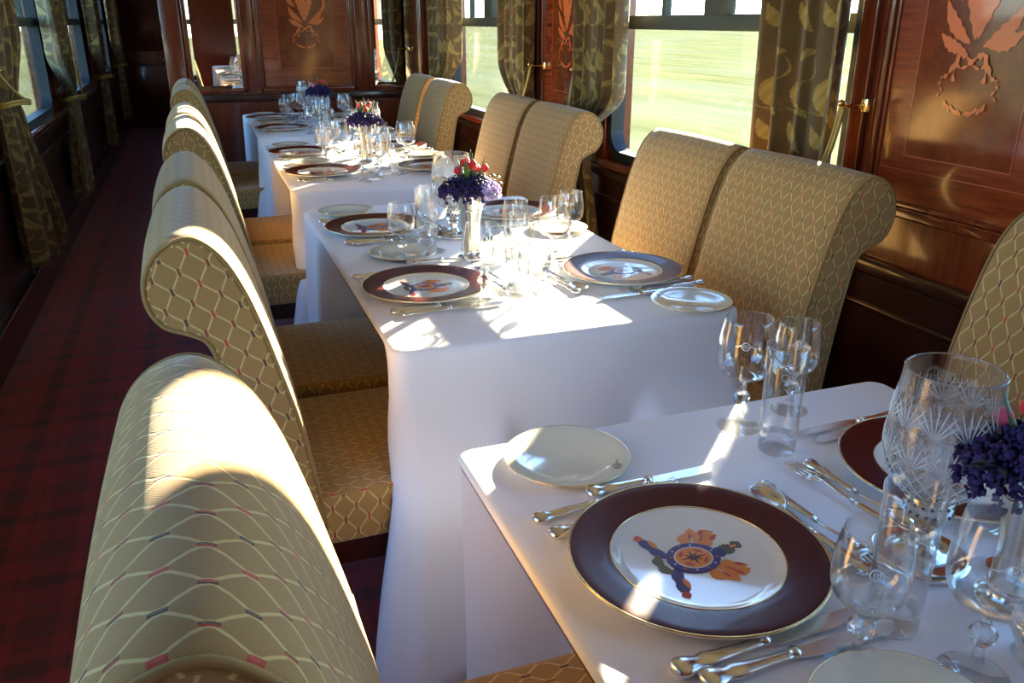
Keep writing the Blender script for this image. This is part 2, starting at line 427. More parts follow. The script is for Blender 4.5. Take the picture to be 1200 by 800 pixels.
def leaf_poly(cx, cy, ang, L, w, bend=0.0, n=10, teeth=0.0):
    top, bot = [], []
    for i in range(n + 1):
        t = i / n; x = (t - .5) * L; y = bend * (1 - (2 * t - 1) ** 2) * L
        h = w * math.sin(PI * min(1, t * 1.02)) ** .8 * (1 + teeth * (i % 2))
        top.append((x, y + h)); bot.append((x, y - h))
    pts = bot + top[::-1]; ca, sa = math.cos(ang), math.sin(ang)
    return [(cx + x * ca - y * sa, cy + x * sa + y * ca) for x, y in pts]
def ribbon_strip(path, w):
    L, R_ = [], []
    for i, p in enumerate(path):
        a = path[max(0, i - 1)]; b = path[min(len(path) - 1, i + 1)]
        dx, dy = b[0] - a[0], b[1] - a[1]; l = math.hypot(dx, dy) or 1
        ww = w * (.6 + .5 * math.sin(i * 1.3)) ; L.append((p[0] - dy / l * ww, p[1] + dx / l * ww)); R_.append((p[0] + dy / l * ww, p[1] - dx / l * ww))
    return L, R_
def marquetry(to3):
    """bouquet, bow and garland of inlaid satinwood; to3(u, v, h) maps panel coordinates to the wall"""
    mb = MB()
    cnt = [0]
    def poly(p, h=.0006):
        cnt[0] += 1; h = h + .00008 * cnt[0]; n = len(p); half = n // 2
        vs = [to3(u, v, h) for u, v in p]; fs = [(i, i + 1, n - 2 - i, n - 1 - i) for i in range(half - 1)]
        mb.add(vs, fs, smooth=False)
    def strip(path, w):
        L, R_ = ribbon_strip(path, w); n = len(L); cnt[0] += 1; mb.add([to3(*q, .0008 + .00008 * cnt[0]) for q in L + R_], [(i, i + 1, n + i + 1, n + i) for i in range(n - 1)], smooth=False)
    for cx, cy_, a, L, w, b in [(0, .17, 1.55, .20, .016, .02), (-.03, .15, 1.9, .17, .018, -.08), (.035, .15, 1.2, .17, .018, .08), (-.055, .11, 2.3, .13, .014, .1), (.07, .10, .75, .13, .015, -.1),
                            (-.075, .20, 2.0, .10, .012, .15), (.095, .17, 1.25, .14, .010, -.25), (.05, .23, 1.5, .12, .014, .1), (-.02, .26, 1.7, .12, .015, -.1), (.08, .075, .35, .10, .014, -.1), (-.06, .065, 2.7, .09, .012, .1), (.12, .22, 1.6, .09, .01, -.2)]:
        poly(leaf_poly(cx, cy_, a, L, w, b, teeth=.35))
    for s in (-1, 1):
        strip([(s * .040 * math.sin(t * PI), .020 + .016 * math.sin(2 * PI * t) + .006 * math.sin(t * PI)) for t in [i / 24 for i in range(25)]], .0042)
        strip([(s * (.015 + .03 * math.sin(t * 2.4)), .035 - .05 * t + .014 * math.sin(t * 6)) for t in [i / 14 for i in range(15)]], .006)
        strip([(s * (.02 + .06 * t), .03 + .012 * math.sin(t * 7) - .055 * t * t) for t in [i / 20 for i in range(21)]], .006)
        strip([(s * (.078 + .006 * math.sin(t * 8)), -.025 - .035 * t) for t in [i / 12 for i in range(13)]], .003)
        for i in range(5): poly(leaf_poly(s * (.012 + .011 * i), -.092 + .004 * i - (.004 if i % 2 else 0), s * (.5 + .2 * i), .022, .0045))
    poly([(0.008 * math.cos(a), .022 + .008 * math.sin(a)) for a in [2 * PI * i / 12 for i in range(12)]], .001)
    return mb
def wall_panel(k, mapf, w, z0, z1, crest_scale=1.0, crest_z=1.2):
    """moulded frame, crossbanded border, stringing and burr field; mapf(u, z, d) with u across and d off the wall"""
    def box(mb, u0, u1, a, b, d0, d1, bev=0):
        p, q = mapf(u0, a, d0), mapf(u1, b, d1); lo = [min(i, j) for i, j in zip(p, q)]; hi = [max(i, j) for i, j in zip(p, q)]
        mb.box(lo, hi, bev=bev)
    h = w / 2; mb = MB(); t = .028
    for (u0, u1, a, b) in ((-h, -h + t, z0, z1), (h - t, h, z0, z1), (-h, h, z0, z0 + t), (-h, h, z1 - t, z1)):
        box(mb, u0, u1, a, b, -.001, .016, .006); 
    for (u0, u1, a, b) in ((-h + t, -h + t + .012, z0 + t, z1 - t), (h - t - .012, h - t, z0 + t, z1 - t), (-h + t, h - t, z0 + t, z0 + t + .012)):
        box(mb, u0, u1, a, b, -.001, .008, .003)
    root = trim(k, mb)
    f = MB(); box(f, -h + t, h - t, z0 + t, z1 - t, -.001, .002); f.build('crossbanding', M['mahogx'], root)
    iw = h * .56; zi = z0 + .16
    g = MB(); box(g, -iw, iw, zi, z1 - t, -.001, .003); g.build('burr_field', M['burr'], root)
    s_ = MB()
    for (u0, u1, a, b) in ((-iw - .003, -iw, zi, z1 - t), (iw, iw + .003, zi, z1 - t), (-iw, iw, zi - .003, zi), (-h + t + .02, h - t - .02, z0 + .12, z0 + .1225)): box(s_, u0, u1, a, b, -.001, .0036)
    s_.build('stringing', M['stringing'], root)
    sc_ = crest_scale
    marquetry(lambda u, v, hh: mapf(u * sc_, crest_z + v * sc_, .0035 + hh)).build('floral_marquetry', M['satin'], root)
    return root
wall_panel(7, lambda u, z, d: (XR - d, 1.555 - u, z), .56, .865, 2.0, 1.0, 1.235)      # the near pillar
wall_panel(8, lambda u, z, d: (XR - d, 3.90 - u, z), .62, .865, 2.0, 1.0, 1.235)
wall_panel(9, lambda u, z, d: (XR - d, -1.0 - u, z), .50, .865, 2.0, 1.0, 1.235)
wall_panel(10, lambda u, z, d: (.51 + u, YB - d, z), .70, .865, 2.0, 1.1, 1.27)
for i, yc in enumerate((2.03, 4.5, 6.96, 9.45, -.42)): wall_panel(11 + i, lambda u, z, d, yc=yc: (XL + d, yc + u, z), .56, .865, 2.0, 1.0, 1.235)
# shallow vertical pilaster boards on the right wall
trim(20, MB().box((XR - .02, 1.862, .74), (XR, 1.920, 2.10), bev=.006).box((XR - .02, 1.19, .74), (XR, 1.27, 2.10), bev=.006)
     .box((XR - .02, 4.24, .74), (XR, 4.36, 2.10), bev=.006).box((XR - .02, 3.42, .74), (XR, 3.55, 2.10), bev=.006))
trim(21, MB().box((-.46, YB - .02, 0), (-.33, YB, 2.02), bev=.008).box((.05, YB - .014, .8), (.15, YB, 2.02), bev=.006).box((.87, YB - .014, .8), (.975, YB, 2.02), bev=.006))
trim(22, MB().box((-.33, YB - .022, .80), (XR, YB, .855), bev=.008), M['darkw'])

def hang_mirror(x0, x1, label):
    mb = MB(); t = .03; z0, z1 = .865, 1.9
    for lo, hi in (((x0, z0), (x0 + t, z1)), ((x1 - t, z0), (x1, z1)), ((x0, z0), (x1, z0 + t)), ((x0, z1 - t), (x1, z1))):
        mb.box((lo[0], YB - .024, lo[1]), (hi[0], YB - .001, hi[1]), bev=.006)
    root = empty('wall_mirror', ((x0 + x1) / 2, YB, z0), label=label, cat='mirror', group='mirrors on the end partition')
    T = Matrix.Translation((-(x0 + x1) / 2, -YB, -z0))
    mb.move(T).build('mirror_frame', M['mahog'], root)
    g = MB(); a, b, c, d = x0 + t, x1 - t, z0 + t, z1 - t; e = .02; y = YB - .012
    vs = [(a, y, c), (b, y, c), (b, y, d), (a, y, d), (a + e, y - .003, c + e), (b - e, y - .003, c + e), (b - e, y - .003, d - e), (a + e, y - .003, d - e)]
    g.add(vs, [(4, 5, 6, 7), (0, 1, 5, 4), (1, 2, 6, 5), (2, 3, 7, 6), (3, 0, 4, 7)], smooth=False)
    g.move(T).build('mirror_glass', M['mirror'], root)
hang_mirror(-.32, .07, 'tall framed mirror at left of the end partition, above the chair row')
hang_mirror(.97, 1.39, 'tall framed mirror at right of the end partition, beside the far window')

# end door in the corridor
mb = MB().box((-1.12, YE - .05, 0), (-.50, YE - .005, 2.0), bev=.01)
door = struct('door_1', mb, M['mahog'])
dp = MB()
for z0, z1 in ((.25, .8), (.98, 1.85)): dp.box((-1.02, YE - .062, z0), (-.60, YE - .045, z1), bev=.008)
dp.build('door_panel', M['mahog'], door)
MB().tube([(-.62, YE - .06, .9), (-.62, YE - .10, .9), (-.70, YE - .10, .9)], .012).lathe([(.03, 0), (.03, .006), (0, .006)], 16, -.62, YE - .06, .86).build('door_handle', M['brass'], door)
struct('trim_23', MB().box((-1.20, YE - .03, 0), (-1.12, YE, 2.08)).box((-.50, YE - .03, 0), (-.46, YE, 2.08)).box((-1.2, YE - .03, 2.0), (-.46, YE, 2.08)), M['mahog'])

# the meadow outside
mb = MB(); nx, ny = 30, 12; vs, fs = [], []
for i in range(nx + 1):
    for j in range(ny + 1):
        t = i / nx; x = 2.6 + 160 * t * t; vs.append((x, -120 + 360 * j / ny, -1.4 + 1.2 * sstep(5, 80, x) + .8 * math.sin(j * 1.7) * sstep(10, 100, x)))
for i in range(nx):
    for j in range(ny): a = i * (ny + 1) + j; fs.append((a, a + ny + 1, a + ny + 2, a + 1))
gm = MB().add(vs, fs); gm.build('meadow_ground', M['field'])['kind'] = 'structure'
gm2 = MB().add([(-x + .2, y, z) for x, y, z in vs], [f[::-1] for f in fs]); gm2.build('meadow_ground_far_side', M['field'])['kind'] = 'structure'

# ------------------------------------------------------------------ curtains
def curtain(side, y_hook, direction, label, group, ztop=2.12, zbot=.22, ztie=.85, wtop=.44, wtie=.12, seed=0, full=.42, depth=.035, xoff=.075, taper=.30, tassel=1.0):
    """side +1 right wall; direction +1: cloth reaches towards +y from the hook side"""
    x = XR - xoff if side > 0 else XL + xoff
    root = empty('curtain', (x, y_hook, zbot), label=label, cat='curtain', group=group)
    rnd = random.Random(seed); nu, nz = 90, 60; folds = 4.5 if wtop > .4 else 3.5; ph = rnd.random() * 6
    vs, uv = [], []
    for j in range(nz + 1):
        z = zbot + (ztop - zbot) * j / nz
        if z > ztie: k = 1 - (1 - sstep(ztie, ztie + taper, z)) * (1 - wtie / wtop); k = k * (.93 + .07 * sstep(ztie, ztop, z))
        else: k = wtie / wtop + (full / wtop - wtie / wtop) * sstep(ztie, zbot - .1, z) ** .8
        amp = depth * (.45 + .55 * k) * (1.0 if abs(z - ztie) > .04 else .7)
        for i in range(nu + 1):
            t = i / nu
            yy = direction * (t * wtop * k)
            a = 2 * PI * folds * t + ph + .25 * math.sin(z * 3 + seed)
            xx = -side * amp * (math.sin(a) + .35 * math.sin(2.3 * a + seed)) 
            yy += direction * .012 * math.cos(a) * k
            vs.append((xx, yy, z - zbot)); uv.append((t * .80 * wtop / .42, z))
    fs, uvs = [], []
    for j in range(nz):
        for i in range(nu):
            a = j * (nu + 1) + i; q = (a, a + 1, a + nu + 2, a + nu + 1); fs.append(q); uvs.append([uv[m] for m in q])
    o = MB().add(vs, fs, uvs).build('curtain_cloth', M['damask'], root)
    md = o.modifiers.new('thick', 'SOLIDIFY'); md.thickness = .004
    # hook on the wall, twisted rope to the tie, knot and tassel
    hz = 1.135 - zbot; tz = ztie - zbot; sx = side
    hk = -direction * .025
    MB().tube([(sx * xoff, hk, hz), (sx * .01, hk, hz), (0 - sx * .02, hk, hz + .006)], .005).lathe([(0, -.010), (.008, -.006), (.010, 0), (.008, .006), (0, .010)], 12, -sx * .02, hk, hz + .008).lathe([(.016, -.016), (.018, 0), (.016, .016)], 14, sx * (xoff - .006), hk, hz).build('brass_hook', M['brass'], root)
    rp = MB()
    for off in (0, .012):
        path = []
        for i in range(26):
            t = i / 25; yy = hk + (direction * wtie * .5 - hk) * (t ** 2.2) + direction * off; zz = hz + (tz - hz) * t; xx = -sx * (.01 + .06 * t)
            path.append((xx, yy, zz))
        rp.tube(path, .0055, 6)
    ring = [(-(depth + .035) * math.cos(a) * 1.0, direction * wtie * .5 + (wtie * .62) * math.sin(a), tz + .01 * math.sin(2 * a)) for a in [2 * PI * i / 28 for i in range(29)]]
    rp.tube(ring, .008, 8); rp.tube([(p[0], p[1], p[2] - .014) for p in ring], .007, 8)
    rp.build('tieback_rope', M['rope'], root)
    if not tassel: return root
    ts = MB(); ty = direction * wtie * .5; tx = -sx * (depth + .045)
    ts.lathe([(0, .05), (.010, .046), (.016, .03), (.012, .018), (.018, .012), (.020, 0), (.018, -.01)], 16, tx, ty, tz - .06)
    ts.lathe([(.016, -.01), (.024, -.05), (.030, -.10), (.034, -.155), (.030, -.157), (0, -.15)], 40, tx, ty, tz - .06, mod=lambda a, j, z: 1 + .06 * math.sin(a * 20))
    ts.build('tassel', M['tassel'], root)
    return root
gR, gL = 'curtains at the right-hand windows', 'curtains at the left-hand windows'
curtain(1, 1.888, 1, 'leaf-patterned curtain hanging straight beside the large marquetry panel, rope loop at its right', gR, ztie=.72, wtop=.40, wtie=.24, seed=1, taper=.22)
curtain(1, 3.60, -1, 'tied leaf-patterned curtain with hanging tassel, on the far side of the nearest big window', gR, wtop=.47, wtie=.11, seed=2, full=.30, taper=.22)
curtain(1, 4.18, 1, 'leaf-patterned curtain with slanting gold rope, left of the narrow red wood pillar', gR, wtop=.45, wtie=.14, seed=3)
curtain(1, 6.05, -1, 'leaf-patterned curtain at the far right window, next to the end partition mirror', gR, wtop=.56, wtie=.16, seed=4)
curtain(-1, 4.42, 1, 'large flared leaf-patterned curtain at the left edge of the picture', gL, wtop=.70, wtie=.34, seed=5, full=.95, ztie=1.0, depth=.04, xoff=.09, tassel=0)
curtain(-1, 6.95, -1, 'second tied curtain on the left wall, beyond the bright window', gL, wtop=.72, wtie=.20, seed=6, full=.60, depth=.045, xoff=.09, tassel=0)
curtain(-1, 9.45, -1, 'third tied curtain along the left wall, sunlit at its tie', gL, wtop=.55, wtie=.16, seed=8, full=.4, depth=.045, xoff=.09, tassel=0)
curtain(-1, 11.95, -1, 'farthest tied curtain on the left wall, near the dark door', gL, wtop=.55, wtie=.16, seed=9, full=.4, depth=.045, xoff=.09, tassel=0)

# ------------------------------------------------------------------ chairs
PROF = [(-.160, .44), (-.176, .58), (-.192, .68), (-.215, .78), (-.238, .87), (-.262, .945), (-.292, 1.005), (-.332, 1.040), (-.372, 1.036), (-.405, 1.008), (-.423, .965),
        (-.420, .920), (-.398, .885), (-.362, .868), (-.334, .846), (-.318, .78), (-.298, .65), (-.282, .50), (-.276, .33), (-.22, .325), (-.165, .33)]
def make_chair(w=.55):
    root = empty('dining_chair', label='x', cat='chair')
    pf = catmull(PROF, 4, True); n = len(pf)
    cxm = sum(p[0] for p in pf) / n; czm = sum(p[1] for p in pf) / n
    nrm = []
    for i in range(n):
        a, b = pf[i - 1], pf[(i + 1) % n]; dx, dz = b[0] - a[0], b[1] - a[1]; l = math.hypot(dx, dz); nrm.append((dz / l, -dx / l))
    # orientation: make normals point outwards
    area = sum(pf[i][0] * pf[(i + 1) % n][1] - pf[(i + 1) % n][0] * pf[i][1] for i in range(n))
    sg = 1 if area > 0 else -1; nrm = [(sg * a, sg * b) for a, b in nrm]
    arc = [0]
    for i in range(n): q, r = pf[i], pf[(i + 1) % n]; arc.append(arc[-1] + math.hypot(r[0] - q[0], r[1] - q[1]))
    rows = [(-w / 2 + .000, -.012), (-w / 2 + .003, -.005), (-w / 2 + .012, 0)] + [(-w / 2 + .012 + (w - .024) * i / 12, .004 * math.sin(PI * i / 12)) for i in range(1, 12)] + [(w / 2 - .012, 0), (w / 2 - .003, -.005), (w / 2, -.012)]
    vs, fs, uvs = [], [], []
    for y, o in rows:
        for i in range(n): vs.append((pf[i][0] + nrm[i][0] * o, y, pf[i][1] + nrm[i][1] * o))
    for j in range(len(rows) - 1):
        for i in range(n):
            k = (i + 1) % n; fs.append((j * n + i, j * n + k, (j + 1) * n + k, (j + 1) * n + i))
            uvs.append([(rows[j][0], arc[i]), (rows[j][0], arc[i + 1]), (rows[j + 1][0], arc[i + 1]), (rows[j + 1][0], arc[i])])
    L = len(rows) - 1
    mb = MB().add(vs, fs, uvs)
    e0 = [(pf[i][0] + nrm[i][0] * -.012, -w / 2, pf[i][1] + nrm[i][1] * -.012) for i in range(n)]
    e1 = [(x, w / 2, z) for x, _, z in e0]
    tilt = lambda x, z: (x * .97 + z * .25, z * .97 - x * .25)
    mb.add(e0, [tuple(range(n))], [[tilt(p[0], p[2]) for p in e0]]); mb.add(e1, [tuple(range(n))[::-1]], [[tilt(p[0], p[2]) for p in e1][::-1]])
    back = mb.build('backrest', M['trellis'], root)
    pi = MB()
    for y, s in ((-w / 2 + .003, -1), (w / 2 - .003, 1)):
        pts = [(pf[i % n][0] + nrm[i % n][0] * -.004, y + s * .001, pf[i % n][1] + nrm[i % n][1] * -.004) for i in range(n + 1)]
        pi.tube(pts, .0038, 6)
    # seam across the front of the back cushion
    pi.tube([(-.1965, y, .70) for y in [(-w / 2 + .02) + (w - .04) * i / 10 for i in range(11)]], .002, 5)
    pi.build('piping', M['piping'], back)
    # seat cushion
    bm = bmesh.new(); bmesh.ops.create_cube(bm, size=1)
    x0, x1, z0, z1 = -.20, .165, .395, .51
    for v in bm.verts: v.co = Vector(((x0 + x1) / 2 + v.co.x * (x1 - x0), v.co.y * w, (z0 + z1) / 2 + v.co.z * (z1 - z0)))
    bmesh.ops.bevel(bm, geom=bm.edges[:], offset=.022, segments=4, profile=.6, affect='EDGES')
    bm.verts.index_update(); fl, ul = [], []
    for f in bm.faces:
        fl.append([v.index for v in f.verts]); nn = f.normal; q = []
        for v in f.verts:
            c = v.co
            if abs(nn.z) >= max(abs(nn.x), abs(nn.y)): q.append((c.y, c.x))
            elif abs(nn.y) > abs(nn.x): q.append((c.x, c.z + .1))
            else: q.append((c.y, c.z))
        ul.append(q)
    MB().add([v.co for v in bm.verts], fl, ul).build('seat', M['trellis'], root); bm.free()
    MB().box((-.26, -w / 2 + .02, .335), (.14, w / 2 - .02, .402), bev=.006).build('seat_rail', M['darkw'], root)
    for x, y in ((.11, -w / 2 + .05), (.11, w / 2 - .05), (-.235, -w / 2 + .05), (-.235, w / 2 - .05)):
        lean = -.05 if x < 0 else 0
        MB().tube([(x, y, .33), (x + lean * .3, y, .18), (x + lean, y, .001)], [.021, .018, .013], 10).build('leg', M['mahog'], root)
    return root
chairP = Proto(make_chair)
g1, g2 = 'chairs on the aisle side of the tables', 'chairs on the window side of the tables'
LCH = [(.645, 'upholstered chair with rolled back, largest and nearest at the bottom left, half in sunlight'),
       (1.665, 'upholstered chair with scroll-ended back, aisle side, directly beyond the nearest left chair'),
       (2.21, 'aisle-side upholstered chair tucked just behind the big scroll-ended chair, unlit'),
       (3.23, 'aisle-side upholstered chair with a bright sunlit top and patterned scroll end, third table near seat'),
       (3.77, 'aisle-side upholstered chair with sunlit crescent on its roll, third table far seat'),
       (4.98, 'aisle-side upholstered chair at the farthest table, second from the end partition, shaded'),
       (5.52, 'aisle-side upholstered chair farthest of the left row, below the partition mirror')]
for y, lb in LCH: chairP.put((0, y, 0), 0, lb, g1).scale = (1, .88, .98)
RCH = [(.87, 'upholstered chair cut off by the right edge, behind the crystal lamp of the nearest table'),
       (1.735, 'large upholstered window-side chair before the curtain, nearer of the second table pair'),
       (2.24, 'window-side upholstered chair with sunlit top edge in front of the big window'),
       (3.28, 'window-side upholstered chair at the third table, in front of the tied curtain with tassel'),
       (3.80, 'window-side upholstered chair at the third table, below the slanting curtain rope'),
       (4.98, 'window-side upholstered chair at the farthest table, scroll end outlined by the window'),
       (5.54, 'window-side upholstered chair farthest of the right row, beside the right mirror')]
for y, lb in RCH: chairP.put((.765, y, 0), PI, lb, g2).scale = (1, .86, .98)

# ------------------------------------------------------------------ tables and cloths
W, L_, T = .79, 1.40, .74
TC = [.38, 2.20, 3.93, 5.58]
TN = ['nearest', 'second', 'third', 'farthest']
def tablecloth(c, seats, label, seed):
    y0, y1 = c - L_ / 2, c + L_ / 2; r = .03; rnd = random.Random(seed)
    ring = []                                                             # (x, y, nx, ny)
    def seg(a, b, nrm, n):
        for i in range(n): t = i / n; ring.append((a[0] + (b[0] - a[0]) * t, a[1] + (b[1] - a[1]) * t, *nrm))
    def cor(cx, cy_, a0):
        for i in range(10): a = math.radians(a0 + 90 * i / 10); ring.append((cx + r * math.cos(a), cy_ + r * math.sin(a), math.cos(a), math.sin(a)))
    seg((r, y0), (W - r, y0), (0, -1), 60); cor(W - r, y0 + r, 270)
    seg((W, y0 + r), (W, y1 - r), (1, 0), 150); cor(W - r, y1 - r, 0)
    seg((W - r, y1), (r, y1), (0, 1), 60); cor(r, y1 - r, 90)
    seg((0, y1 - r), (0, y0 + r), (-1, 0), 150); cor(r, y0 + r, 180)
    n = len(ring); ymin = min(s[0] for s in seats) if seats else None
    ph = rnd.random() * 6
    zs = [T - .014, T - .03, T - .06, T - .10, T - .15, T - .19, .515, .48, .43, .38, .32, .26, .20, .14]
    fr_clear = ymin - .015 - .012 if seats and ymin < y0 + .02 + .2 else None
    def drape(x, y, nx, ny, z, i):
        d = (T - z); k = d / T
        fold = math.sin(i * .23 + ph) * .5 + math.sin(i * .11 + 2 * ph) * .5
        out = .006 + .02 * k + .016 * fold * sstep(.03, .4, d)
        X_, Y_ = x + nx * out, y + ny * out
        side = abs(nx) > .7
        inw = 0
        if side and seats:
            m = 0
            for a, b in seats: m = max(m, sstep(a - .10, a - .03, y) * (1 - sstep(b + .03, b + .10, y)))
            lo, hi = min(a for a, b in seats), max(b for a, b in seats)
            if lo < y < hi: m = 1
            inw = m
            if fr_clear is not None and y < y0 + .12: inw = 0
        if inw > 0:
            depth = .205 * sstep(0, T - .52, d) * inw
            X_ = (x - nx * depth) * 1.0 + nx * out * (1 - inw)
        # corner nearest the camera: the chair stands in front of it, so the cloth folds round the seat
        if fr_clear is not None and y < y0 + .12:
            low = sstep(.16, .28, d); yf = min(y, y0) if False else y
            if ny < -.3 or y < y0 + r + .001:
                ex = min(x, W - x); f = 1 - sstep(.20, .27, ex)
                Y_ = Y_ + (min(0, fr_clear - (.02 if seed < 2 else .005) - y0) * low - (.05 if seed < 2 else .0) * sstep(.28, .7, d)) * f
                X_ = X_ + (-1 if x < W / 2 else 1) * max(abs(nx), 1 - sstep(0, .10, ex - .0)) * .085 * sstep(.08, .62, d)
            else:
                t = sstep(y0 + r, y0 + r + .012, y)
                a_out = x + nx * (.085 * sstep(.08, .62, d) + out)
                a_in = x - nx * .205 * sstep(0, T - .52, d)
                X_ = a_out + (a_in - a_out) * (t * low + (1 - low) * sstep(y0 + r, y0 + .12, y))
                tt = sstep(y0 + r + .012, y0 + .115, y)
                yf = fr_clear + (.004)
                Y_ = Y_ + (yf - Y_) * low * (1 - tt)
        if z < .5:                                                        # the corner falls lower than the hem between corners
            cl = max(0, 1 - sstep(.02, .16, min(x, W - x))) * max(0, 1 - sstep(r, r + .012, y - y0)) if abs(y - y0) < .1 else 0
            z = z - .125 * cl * ((.5 - z) / .36)
        return (X_, Y_, z)
    vs, fs = [], []
    inset = [.028, .012, .004]
    for ins in inset:
        for (x, y, nx, ny) in ring: vs.append((x - nx * ins, y - ny * ins, T + .004 if ins > .01 else T + .003))
    for i, (x, y, nx, ny) in enumerate(ring): vs.append((x + nx * .003, y + ny * .003, T - .001))
    for z in zs:
        for i, (x, y, nx, ny) in enumerate(ring): vs.append(drape(x, y, nx, ny, z + (.008 * math.sin(i * .07) if z == zs[-1] else 0), i))
    lv = len(vs) // n
    for j in range(lv - 1):
        for i in range(n): k = (i + 1) % n; fs.append((j * n + i, (j + 1) * n + i, (j + 1) * n + k, j * n + k))
    # inner top as a fan grid
    fs.append(tuple(range(n)))
    mb = MB().add([(a - W / 2, b - c, d) for a, b, d in vs], fs)
    o = mb.build('tablecloth', M['cloth'], loc=(W / 2, c, 0))
    md = o.modifiers.new('thick', 'SOLIDIFY'); md.thickness = .0016; md.offset = -1
    tag(o, label, 'tablecloth', 'white tablecloths')
def make_table():
    root = empty('dining_table', label='x', cat='table')
    MB().box((-W / 2 + .004, -L_ / 2 + .004, T - .03), (W / 2 - .004, L_ / 2 - .004, T - .0015), bev=.01).build('tabletop', M['mahog'], root)
    for s in (-1, 1):
        MB().tube([(0, s * .45, .03), (0, s * .45, T - .03)], .035, 16).build('pedestal', M['mahog'], root)
        MB().box((-.16, s * .45 - .04, 0.001), (.16, s * .45 + .04, .04), bev=.01).build('foot', M['mahog'], root)
    return root
tabP = Proto(make_table)
hw = .243; hr = .238
for i, c in enumerate(TC):
    tabP.put((W / 2, c, 0), 0, 'pedestal table hidden under the white cloth of the %s table' % TN[i], 'dining tables')
    ys = [y for y, _ in LCH] ; seats = [(y - hw, y + hw) for y in ys if abs(y - c) < .8]
    if i == 0: seats = [(.645 - hw, .645 + hw)]
    ry = [(y - hr, y + hr) for y, _ in RCH if abs(y - c) < .8]
    seats = sorted(seats + ry)
    lo = min(s[0] for s in seats); hi = max(s[1] for s in seats)
    lbl = ['white tablecloth on the nearest table at the bottom right', 'white tablecloth on the second table, its top blazing in sunlight',
           'white tablecloth with bluish front drape on the third table', 'white tablecloth on the farthest table by the partition'][i]
    tablecloth(c, [(lo, hi)], lbl, i)

